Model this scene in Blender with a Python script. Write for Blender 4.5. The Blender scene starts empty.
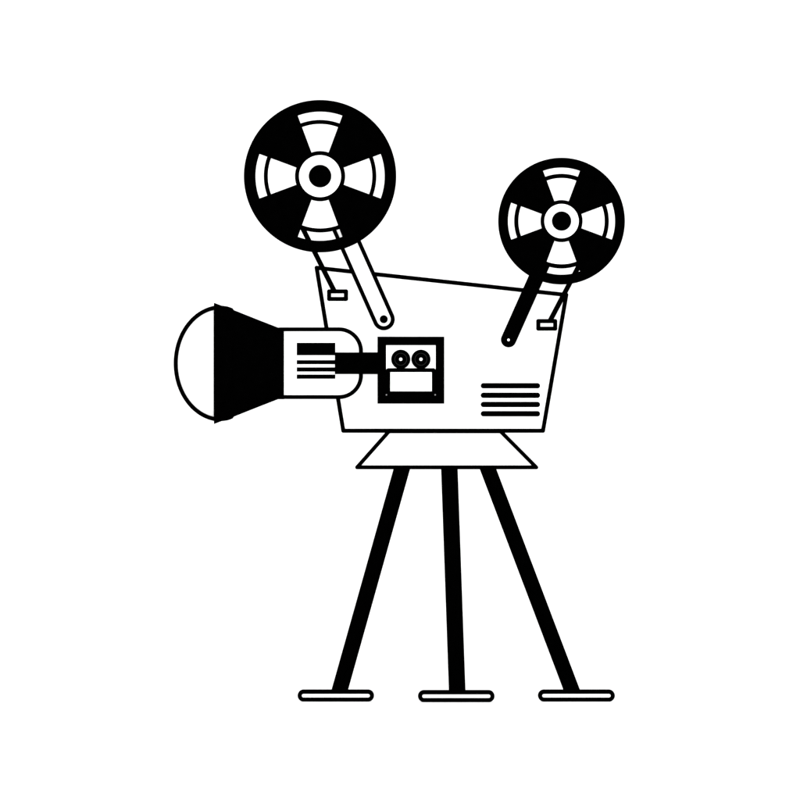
import bpy, bmesh, math
from mathutils import Vector
from mathutils.geometry import tessellate_polygon

# ------------------------------------------------------------------ camera, light, exposure
sc = bpy.context.scene
K = 0.002            # metres per unit of the drawing
DIST = 60.0          # the camera stands far off: the drawing has no visible perspective
GROUND = 701.75      # height line of the floor in the drawing
CAMZ = (GROUND - 400.0) * K

cam = bpy.data.cameras.new('camera')
camo = bpy.data.objects.new('camera', cam)
sc.collection.objects.link(camo)
camo.location = (0, -DIST, CAMZ)
camo.rotation_euler = (math.radians(90), 0, 0)
cam.sensor_width = 36.0
cam.lens = 36.0 * DIST / (800 * K)
cam.clip_start = 1.0
cam.clip_end = 500.0
sc.camera = camo

w = bpy.data.worlds.new('World')
sc.world = w
w.use_nodes = True
bg = w.node_tree.nodes['Background']
bg.inputs['Color'].default_value = (1, 1, 1, 1)      # even white light tent
bg.inputs['Strength'].default_value = 0.9
# added fill light on the camera axis, washes out shading around raised parts
lamp = bpy.data.lights.new('front_fill', 'AREA')
lamp.shape = 'DISK'; lamp.size = 1.5
lamp.energy = 0.60 * math.pi ** 2 * 62 ** 2
lampo = bpy.data.objects.new('front_fill', lamp)
sc.collection.objects.link(lampo)
lampo.location = (0.0, -62.0, CAMZ + .05)
lampo.rotation_euler = (math.radians(90), 0, 0)
sc.view_settings.view_transform = 'Standard'
sc.view_settings.look = 'None'
sc.view_settings.gamma = 1.0
sc.view_settings.exposure = 0.62

# ------------------------------------------------------------------ materials
def make_mat(name, lo, hi, scale, rough=0.6, spec=0.2):
    m = bpy.data.materials.new(name)
    m.use_nodes = True
    nt = m.node_tree
    b = nt.nodes['Principled BSDF']
    tc = nt.nodes.new('ShaderNodeTexCoord')
    n = nt.nodes.new('ShaderNodeTexNoise')
    n.inputs['Scale'].default_value = scale
    n.inputs['Detail'].default_value = 4
    r = nt.nodes.new('ShaderNodeValToRGB')
    r.color_ramp.elements[0].color = (*lo, 1)
    r.color_ramp.elements[1].color = (*hi, 1)
    nt.links.new(tc.outputs['Object'], n.inputs['Vector'])
    nt.links.new(n.outputs['Fac'], r.inputs['Fac'])
    nt.links.new(r.outputs['Color'], b.inputs['Base Color'])
    b.inputs['Roughness'].default_value = rough
    b.inputs['Specular IOR Level'].default_value = spec
    return m

WHITE = make_mat('white_enamel', (.83, .83, .83), (.87, .87, .87), 40)
BLACK = make_mat('black_velvet_paint', (0, 0, 0), (.0003, .0003, .0003), 60, 1.0, 0.0)
PAPER = make_mat('white_backdrop_paper', (.86, .86, .86), (.88, .88, .88), 3, 0.9, 0.1)
GROOVE = make_mat('dark_groove', (.014, .014, .014), (.02, .02, .02), 60, 0.9, 0.0)
STEEL = make_mat('dull_steel', (.12, .12, .12), (.16, .16, .16), 60, 0.6, 0.1)
MATS = [WHITE, BLACK, GROOVE, STEEL]
Wt, Bk, Gr, St = 0, 1, 2, 3

# ------------------------------------------------------------------ helpers
E = 0.28              # edges of dark shapes stand this much proud of the drawn line

def s_at(y):
    return (DIST + y) / DIST

def P(px, py, y, ref=None):
    s = s_at(y if ref is None else ref)
    return Vector(((px - 400) * K * s, y, CAMZ + (400 - py) * K * s))

def area2(p):
    return sum(p[i][0]*p[(i+1) % len(p)][1] - p[(i+1) % len(p)][0]*p[i][1] for i in range(len(p)))

def offset(poly, d):
    """mitred offset of a closed outline, outward for d > 0"""
    sg = 1 if area2(poly) > 0 else -1
    n = len(poly); out = []
    for i in range(n):
        a, b, c = (Vector(poly[(i+k) % n]) for k in (-1, 0, 1))
        u = (b-a).normalized(); v = (c-b).normalized()
        nu = Vector((u.y, -u.x))*sg; nv = Vector((v.y, -v.x))*sg
        m = (nu+nv); m.normalize()
        out.append(tuple(b + m*(d/max(m.dot(nu), .2))))
    return out

def fillet(poly, r, seg=8):
    n = len(poly); out = []
    for i in range(n):
        a, b, c = (Vector(poly[(i+k) % n]) for k in (-1, 0, 1))
        u = (a-b).normalized(); v = (c-b).normalized()
        half = u.angle(v)/2
        t = r/math.tan(half)
        ctr = b + (u+v).normalized()*(r/math.sin(half))
        p, q = b+u*t-ctr, b+v*t-ctr
        a0 = math.atan2(p.y, p.x); a1 = math.atan2(q.y, q.x)
        da = (a1-a0+math.pi) % (2*math.pi)-math.pi
        for k in range(seg+1):
            g = a0+da*k/seg
            out.append((ctr.x+r*math.cos(g), ctr.y+r*math.sin(g)))
    return out

def circle(cx, cy, r, n=96):
    return [(cx+r*math.cos(2*math.pi*i/n), cy+r*math.sin(2*math.pi*i/n)) for i in range(n)]

def rect(x0, y0, x1, y1):
    return [(x0, y0), (x1, y0), (x1, y1), (x0, y1)]

def capsule(ax, ay, bx, by, r, n=24):
    g = math.atan2(by-ay, bx-ax)
    return [(bx+r*math.cos(g-math.pi/2+math.pi*i/n), by+r*math.sin(g-math.pi/2+math.pi*i/n)) for i in range(n+1)] + \
           [(ax+r*math.cos(g+math.pi/2+math.pi*i/n), ay+r*math.sin(g+math.pi/2+math.pi*i/n)) for i in range(n+1)]

def prism(bm, loops, y0, y1, mi, ref=None):
    """solid between depths y0 (front) and y1; first loop outer, the rest are openings"""
    ref = y0 if ref is None else ref
    flat = []; F = []; R = []
    for lp in loops:
        f = [bm.verts.new(P(x, y, y0, ref)) for x, y in lp]
        r = [bm.verts.new(P(x, y, y1, ref)) for x, y in lp]
        F += f; R += r
        n = len(lp)
        for i in range(n):
            j = (i+1) % n
            bm.faces.new((f[i], f[j], r[j], r[i])).material_index = mi
    for t in tessellate_polygon([[Vector((x, y, 0)) for x, y in lp] for lp in loops]):
        for S in (F, R):
            try:
                bm.faces.new([S[i] for i in t]).material_index = mi
            except ValueError:
                pass

def outlined(bm, poly, wd, y0, y1, rnd=True, posts=True, back=True, proud=.003, ref=None):
    """white solid with a black edging strip round its front and back edges and along its corners"""
    h = wd/2 + E
    outer = offset(poly, h)
    if rnd: outer = fillet(outer, h*.95, 6)
    inner = offset(poly, -h)
    ref = y0 if ref is None else ref
    core = offset(poly, h-.5)
    if rnd: core = fillet(core, (h-.5)*.98, 6)
    lip = min(.0045, (y1-y0)*.3)
    prism(bm, [core], y0, y1, Wt, ref)
    prism(bm, [outer, inner], y0-proud, y0+lip, Bk, ref)
    if back: prism(bm, [outer, inner], y1-lip, y1+proud, Bk, ref)
    if posts:
        for (x, y) in poly:
            prism(bm, [circle(x, y, h-.03, 24)], y0+lip, y1-(lip if back else 0), Bk, ref)

def new_obj(name, bm, parent=None, origin=None):
    bmesh.ops.recalc_face_normals(bm, faces=bm.faces)
    if origin is not None:
        bmesh.ops.translate(bm, verts=bm.verts, vec=-Vector(origin))
    me = bpy.data.meshes.new(name)
    bm.to_mesh(me); bm.free()
    used = sorted({p.material_index for p in me.polygons})
    for u in used: me.materials.append(MATS[u])
    for p in me.polygons: p.material_index = used.index(p.material_index)
    o = bpy.data.objects.new(name, me)
    sc.collection.objects.link(o)
    if origin is not None: o.location = origin
    if parent is not None:
        o.parent = parent
        # parents here carry translation only
        t = Vector(); q = parent
        while q is not None:
            t += q.location; q = q.parent
        o.location = Vector(o.location) - t
    return o

def solid(name, parent, loops, y0, y1, mi, ref=None):
    bm = bmesh.new(); prism(bm, loops, y0, y1, mi, ref)
    return new_obj(name, bm, parent)

def tube(bm, a, b, ra, rb, mi, n=24):
    a, b = Vector(a), Vector(b)
    d = (b-a).normalized()
    u = d.cross(Vector((0, 1, 0))).normalized(); v = d.cross(u).normalized()
    A = []; B = []
    for i in range(n):
        g = 2*math.pi*i/n
        e = u*math.cos(g)+v*math.sin(g)
        A.append(bm.verts.new(a+e*ra)); B.append(bm.verts.new(b+e*rb))
    for i in range(n):
        j = (i+1) % n
        f = bm.faces.new((A[i], A[j], B[j], B[i])); f.material_index = mi; f.smooth = True
    bm.faces.new(A).material_index = mi; bm.faces.new(B).material_index = mi

def revolve(bm, prof, axis_py, yc, mi, n=96, smooth=True):
    """turn a profile of (px, radius) round a horizontal axis at depth yc"""
    s = s_at(yc); z = CAMZ+(400-axis_py)*K*s
    rings = []
    for px, r in prof:
        x = (px-400)*K*s
        if r < 1e-6: rings.append([bm.verts.new((x, yc, z))])
        else: rings.append([bm.verts.new((x, yc+r*K*s*math.sin(2*math.pi*i/n), z+r*K*s*math.cos(2*math.pi*i/n))) for i in range(n)])
    for a, b in zip(rings, rings[1:]):
        for i in range(n):
            j = (i+1) % n
            if len(a) == 1: f = bm.faces.new((a[0], b[i], b[j]))
            elif len(b) == 1: f = bm.faces.new((a[i], a[j], b[0]))
            else: f = bm.faces.new((a[i], a[j], b[j], b[i]))
            f.material_index = mi; f.smooth = smooth
    for e in (rings[0], rings[-1]):
        if len(e) > 1: bm.faces.new(e).material_index = mi

def empty(name, loc, label, cat):
    o = bpy.data.objects.new(name, None)
    sc.collection.objects.link(o)
    o.location = loc; o['label'] = label; o['category'] = cat
    o.empty_display_size = .1
    return o

# ------------------------------------------------------------------ the setting: one seamless white sheet, floor sweeping up into a wall
bm = bmesh.new()
prof = [(-30.0, 0.0), (4.0, 0.0)]
for i in range(1, 25):
    g = math.radians(90*i/24)
    prof.append((4.0+5*math.sin(g), 5-5*math.cos(g)))
prof.append((9.0, 14.0))
row = [[bm.verts.new((x, y, z)) for x in (-22, 22)] for y, z in prof]
for a, b in zip(row, row[1:]):
    bm.faces.new((a[0], a[1], b[1], b[0])).smooth = True
me = bpy.data.meshes.new('backdrop'); bm.to_mesh(me); bm.free(); me.materials.append(PAPER)
back = bpy.data.objects.new('backdrop', me); sc.collection.objects.link(back)
back['kind'] = 'structure'
back['label'] = 'plain white seamless background behind and under the projector'

# ------------------------------------------------------------------ the stand
stand = empty('tripod_stand', (P(447, 0, 0).x, 0, 0), 'three legged black stand with white flared top plate, carrying the projector', 'tripod')
SW = 3.75
# top plate: flared, its upper edge flush under the projector housing
YF = -0.1
bm = bmesh.new()
tri = [(389.5, 430.8), (500.0, 430.8), (536.3, 467.3), (357.1, 467.3)]
h = 3.5/2 + E
o_ = offset(tri, h); i_ = offset(tri, -h); c_ = offset(tri, h-.5)
def cut(p, ytop):        # clip the flared outline at its upper edge
    l0, r0, r1, l1 = p
    tl = (ytop-l0[1])/(l1[1]-l0[1]); tr = (ytop-r0[1])/(r1[1]-r0[1])
    return [(l0[0]+(l1[0]-l0[0])*tl, ytop), (r0[0]+(r1[0]-r0[0])*tr, ytop), r1, l1]
TOPY = 432.95
oc = cut(o_, TOPY)
# rounded lower corners
ocr = fillet(oc, h*.97, 6)
ocr = [oc[0], oc[1]] + ocr[14:28]
ic = cut(i_, TOPY+.4)
cc = cut(c_, TOPY+.1)
ccr = fillet(cc, (h-.5)*.98, 6)
ccr = [cc[0], cc[1]] + ccr[14:28]
prism(bm, [ccr], YF, -YF, Wt, YF)
prism(bm, [ocr, ic], YF-.003, YF+.0045, Bk, YF)
prism(bm, [ocr, ic], -YF-.0045, -YF+.003, Bk, YF)
for x, y in tri[2:]:
    prism(bm, [circle(x, y, h-.03, 24)], YF+.0045, -YF-.0045, Bk, YF)
new_obj('top_plate', bm, stand)

LEGTOP = 467.3+h
FOOTTOP = 690.0
feet = [((401.75, 339.85), (297.8, 373.8), .015, .045),
        ((449.45, 457.1), (418.2, 494.2), -.02, -.065),
        ((488.25, 571.7), (538.3, 614.7), .015, .045)]
for (xt, xb), (f0, f1), yt, yb in feet:
    # each leg: a straight round bar, cut level at both ends
    bm = bmesh.new(); n = 32
    A = []; B = []
    hw = 8.12+E
    a = P(xt, LEGTOP, yt, YF); b = P(xb, FOOTTOP-E, yb, 0)
    for i in range(n):
        g = 2*math.pi*i/n
        d = Vector((math.cos(g)*hw*K, math.sin(g)*hw*K, 0))
        A.append(bm.verts.new(a+d)); B.append(bm.verts.new(b+d))
    for i in range(n):
        j = (i+1) % n
        f = bm.faces.new((A[i], A[j], B[j], B[i])); f.smooth = True; f.material_index = Bk
    bm.faces.new(A).material_index = Bk; bm.faces.new(B).material_index = Bk
    leg = new_obj('leg', bm, stand)
    bm = bmesh.new()
    c = capsule(f0+5.7, 695.71, f1-5.7, 695.71, 5.7-1.85)
    outlined(bm, c, 3.7, yb-.035, yb+.035, rnd=False, posts=False, ref=0)
    new_obj('foot', bm, leg)

# ------------------------------------------------------------------ the projector
pr = empty('film_projector', (P(443, 0, 0).x, 0, P(0, 432.8, YF).z), 'white black-outlined film projector with two black reels, resting on the tripod stand', 'film projector')

# housing: a leaning box, narrower below
bm = bmesh.new()
hs = [(316.6, 267.8), (566.3, 294.9), (543.0, 430.75), (343.3, 430.75)]
outlined(bm, hs, SW, YF, -YF)
housing = new_obj('housing', bm, pr)
for y in (385.75, 395.3, 404.5, 413.75):
    solid('vent_slot', housing, [capsule(480.9+2.5, y, 539.95-2.5, y, 2.45+E)], YF-.0025, YF+.004, Bk)

# reels
def reel(cx, cy, Ro, Rw, ra, rb, Rk, Rh, Rp, label):
    Y = -0.172
    r = empty('film_reel', P(cx, cy, Y), label, None)
    del r['category']
    r.parent = pr; r.location = Vector(r.location)-pr.location
    def window(k):
        h2 = math.radians(20.4)
        g0 = k*math.pi/2
        e_o = E/(Rw); p = []
        for i in range(17):
            g = g0-h2+e_o+(2*h2-2*e_o)*i/16
            p.append((cx+(Rw-E)*math.cos(g), cy+(Rw-E)*math.sin(g)))
        e_i = E/Rk
        for i in range(13):
            g = g0+h2-e_i-(2*h2-2*e_i)*i/12
            p.append((cx+(Rk+E)*math.cos(g), cy+(Rk+E)*math.sin(g)))
        return p
    for y0 in (Y, -0.142):
        bm = bmesh.new()
        prism(bm, [circle(cx, cy, Ro+E, 160)]+[window(k) for k in range(4)], y0, y0+.006, Bk, Y)
        new_obj('flange', bm, r)
    bm = bmesh.new()                                     # wound film: pale side, dark outer turns
    prism(bm, [circle(cx, cy, rb, 128)], -.1655, -.1425, Wt, Y)
    prism(bm, [circle(cx, cy, ra+E, 128), circle(cx, cy, rb-E, 128)], -.1659, -.1421, Bk, Y)
    new_obj('film_roll', bm, r)
    bm = bmesh.new()
    prism(bm, [circle(cx, cy, Rh-E)], -.177, -.1715, Wt, Y)
    hub = new_obj('hub', bm, r)
    solid('axle', hub, [circle(cx, cy, Rp+E, 48)], -.182, -.105, Bk, Y)
    return r
reel(320.05, 176.15, 76.0, 64.8, 56.05, 52.4, 24.9, 21.2, 11.1, 'larger black reel with four wedge shaped openings, at the lamp end')
reel(561.55, 221.1, 63.15, 53.8, 47.1, 43.3, 20.8, 17.4, 9.45, 'smaller black reel with four wedge shaped openings, at the rear end')

# reel arms
bm = bmesh.new()
outlined(bm, capsule(320.0, 176.2, 383.75, 319.2, 9.0), 3.6, -.124, -.1065, rnd=False, posts=False)
arm = new_obj('reel_arm', bm, pr); arm['label'] = 'white outlined arm of the larger reel'
solid('pivot_bolt', arm, [circle(383.75, 319.2, 3.8+E, 32)], -.128, -.1, Bk)
bm = bmesh.new()
prism(bm, [capsule(561.5, 221.2, 508.6, 339.7, 7.45+E)], -.124, -.1035, Bk)
arm = new_obj('reel_arm', bm, pr); arm['label'] = 'solid black arm of the smaller reel'
solid('pivot_bolt', arm, [circle(508.55, 339.9, 1.25, 24)], -.1265, -.12, Wt)

# thin film guide rods in their brackets
for (bx0, bx1, rb_, rt) in ((327.2, 347.9, (334.8, 292.1), (301.5, 226.0)), (536.4, 557.1, (549.5, 321.8), (580.3, 263.2))):
    bm = bmesh.new()
    tube(bm, P(*rb_, -.112), P(*rt, -.112), (2.3+E)*K, (2.3+E)*K, Bk)
    rod = new_obj('guide_rod', bm, pr)
    bm = bmesh.new()
    by = rb_[1]-2.6
    outlined(bm, rect(bx0+1.9, by+1.9, bx1-1.9, by+11.4-1.9), 3.7, -.118, -.1, back=False)
    new_obj('rod_bracket', bm, pr)

# lamp head: flared hood turned on a horizontal axis, domed lens in front of it
YC = -0.138; AX = 363.4
hp = [(214.2-E, 60.5+E), (221.4, 57.65+E), (224.0, 57.3+E), (227.0, 56.9+E), (230.0, 56.0+E), (232.6, 55.0+E), (234.1, 53.0+E),
      (260.0, 42.7+E), (278.1, 35.65+E), (283.8+E, 35.65+E)]
bm = bmesh.new(); revolve(bm, hp, AX, YC, Bk, smooth=False)
hood = new_obj('lamp_hood', bm, pr)
ex, erx, ery, est = 221.5, 45.8, 56.3, 1.85+E
def ell(d, n=64):
    out = []
    rx, ry = erx+d, ery+d
    g_end = math.acos((ex-214.6)/rx)
    for i in range(n+1):
        g = -g_end+2*g_end*i/n
        out.append((ex-rx*math.cos(g), AX+ry*math.sin(g)))
    return out
half = [(ex-(erx-est)*math.cos(math.radians(t)), (ery-est)*math.sin(math.radians(t))) for t in range(0, 80, 3)]
half = [p for p in half if p[0] < 214.3] + [(214.6, (ery-est)*math.sqrt(1-((ex-214.6)/(erx-est))**2))]
bm = bmesh.new(); revolve(bm, half, AX, YC, Wt)
lens = new_obj('lens', bm, pr)
bm = bmesh.new()
prism(bm, [ell(est)+ell(-est-.15)[::-1]], YC-.004, YC+.004, Bk, YC)
new_obj('lens_rim', bm, lens)

# barrel behind the hood, rounded at its rear end
R_ = 21.8
x1, y0_, y1_ = 360.9, 329.35, 397.05
br = [(281.5, y1_), (281.5, y0_)]
for i in range(17):
    g = -math.pi/2+math.pi/2*i/16
    br.append((x1-R_+R_*math.cos(g), y0_+R_+R_*math.sin(g)))
for i in range(17):
    g = math.pi/2*i/16
    br.append((x1-R_+R_*math.cos(g), y1_-R_+R_*math.sin(g)))
bm = bmesh.new()
outlined(bm, br, 3.55, -.165, -.1085, rnd=False, posts=False)
barrel = new_obj('lamp_barrel', bm, pr)
solid('name_plate', barrel, [rect(297-E, 343-E, 335.1+E, 355+E)], -.1675, -.164, Bk)
for a_, b_ in ((360.4, 364.0), (367.6, 371.35), (374.8, 378.55)):
    solid('vent_slot', barrel, [rect(297-E, a_-E, 335.1+E, b_+E)], -.1675, -.164, Bk)
solid('connecting_bar', pr, [rect(335.1-E, 352.6-E, 377.7, 373.9+E)], -.178, -.162, Bk)

# film gate
bm = bmesh.new()
top_open = [(385.9+E, 345.0+E), (435.9-E, 345.0+E), (435.9-E, 369.4), (434.2, 368.4-E), (387.6, 368.4-E), (385.9+E, 369.4)]
prism(bm, [rect(377.75-E, 336.9-E, 444.0+E, 403.4+E), top_open, rect(390.0+E, 371.9+E, 432.1-E, 391.5-E)], -.175, -.1, Bk)
gate = new_obj('film_gate', bm, pr)
solid('gate_panel', gate, [rect(383, 342, 439, 370.2)], -.1735, -.169, Wt)
solid('gate_panel', gate, [rect(387, 370.5, 435, 394)], -.1735, -.169, Wt)
for x in (400.75, 420.95):
    bm = bmesh.new()
    prism(bm, [circle(x, 359.25, 9.4+E, 48), circle(x, 359.25, 6.2, 48)], -.1785, -.173, Bk)
    prism(bm, [circle(x, 359.25, 6.2, 48), circle(x, 359.25, 5.75, 48)], -.1780, -.173, Gr)
    prism(bm, [circle(x, 359.25, 5.75, 48), circle(x, 359.25, 1.75-E/2, 24)], -.1785, -.173, Bk)
    ro = new_obj('roller', bm, gate)
    solid('roller_pin', ro, [circle(x, 359.25, 1.8-E/2, 24)], -.1780, -.173, Wt)
for x in (386.45, 435.2):
    solid('screw', gate, [circle(x, 394.8, .75, 12)], -.1765, -.174, St)
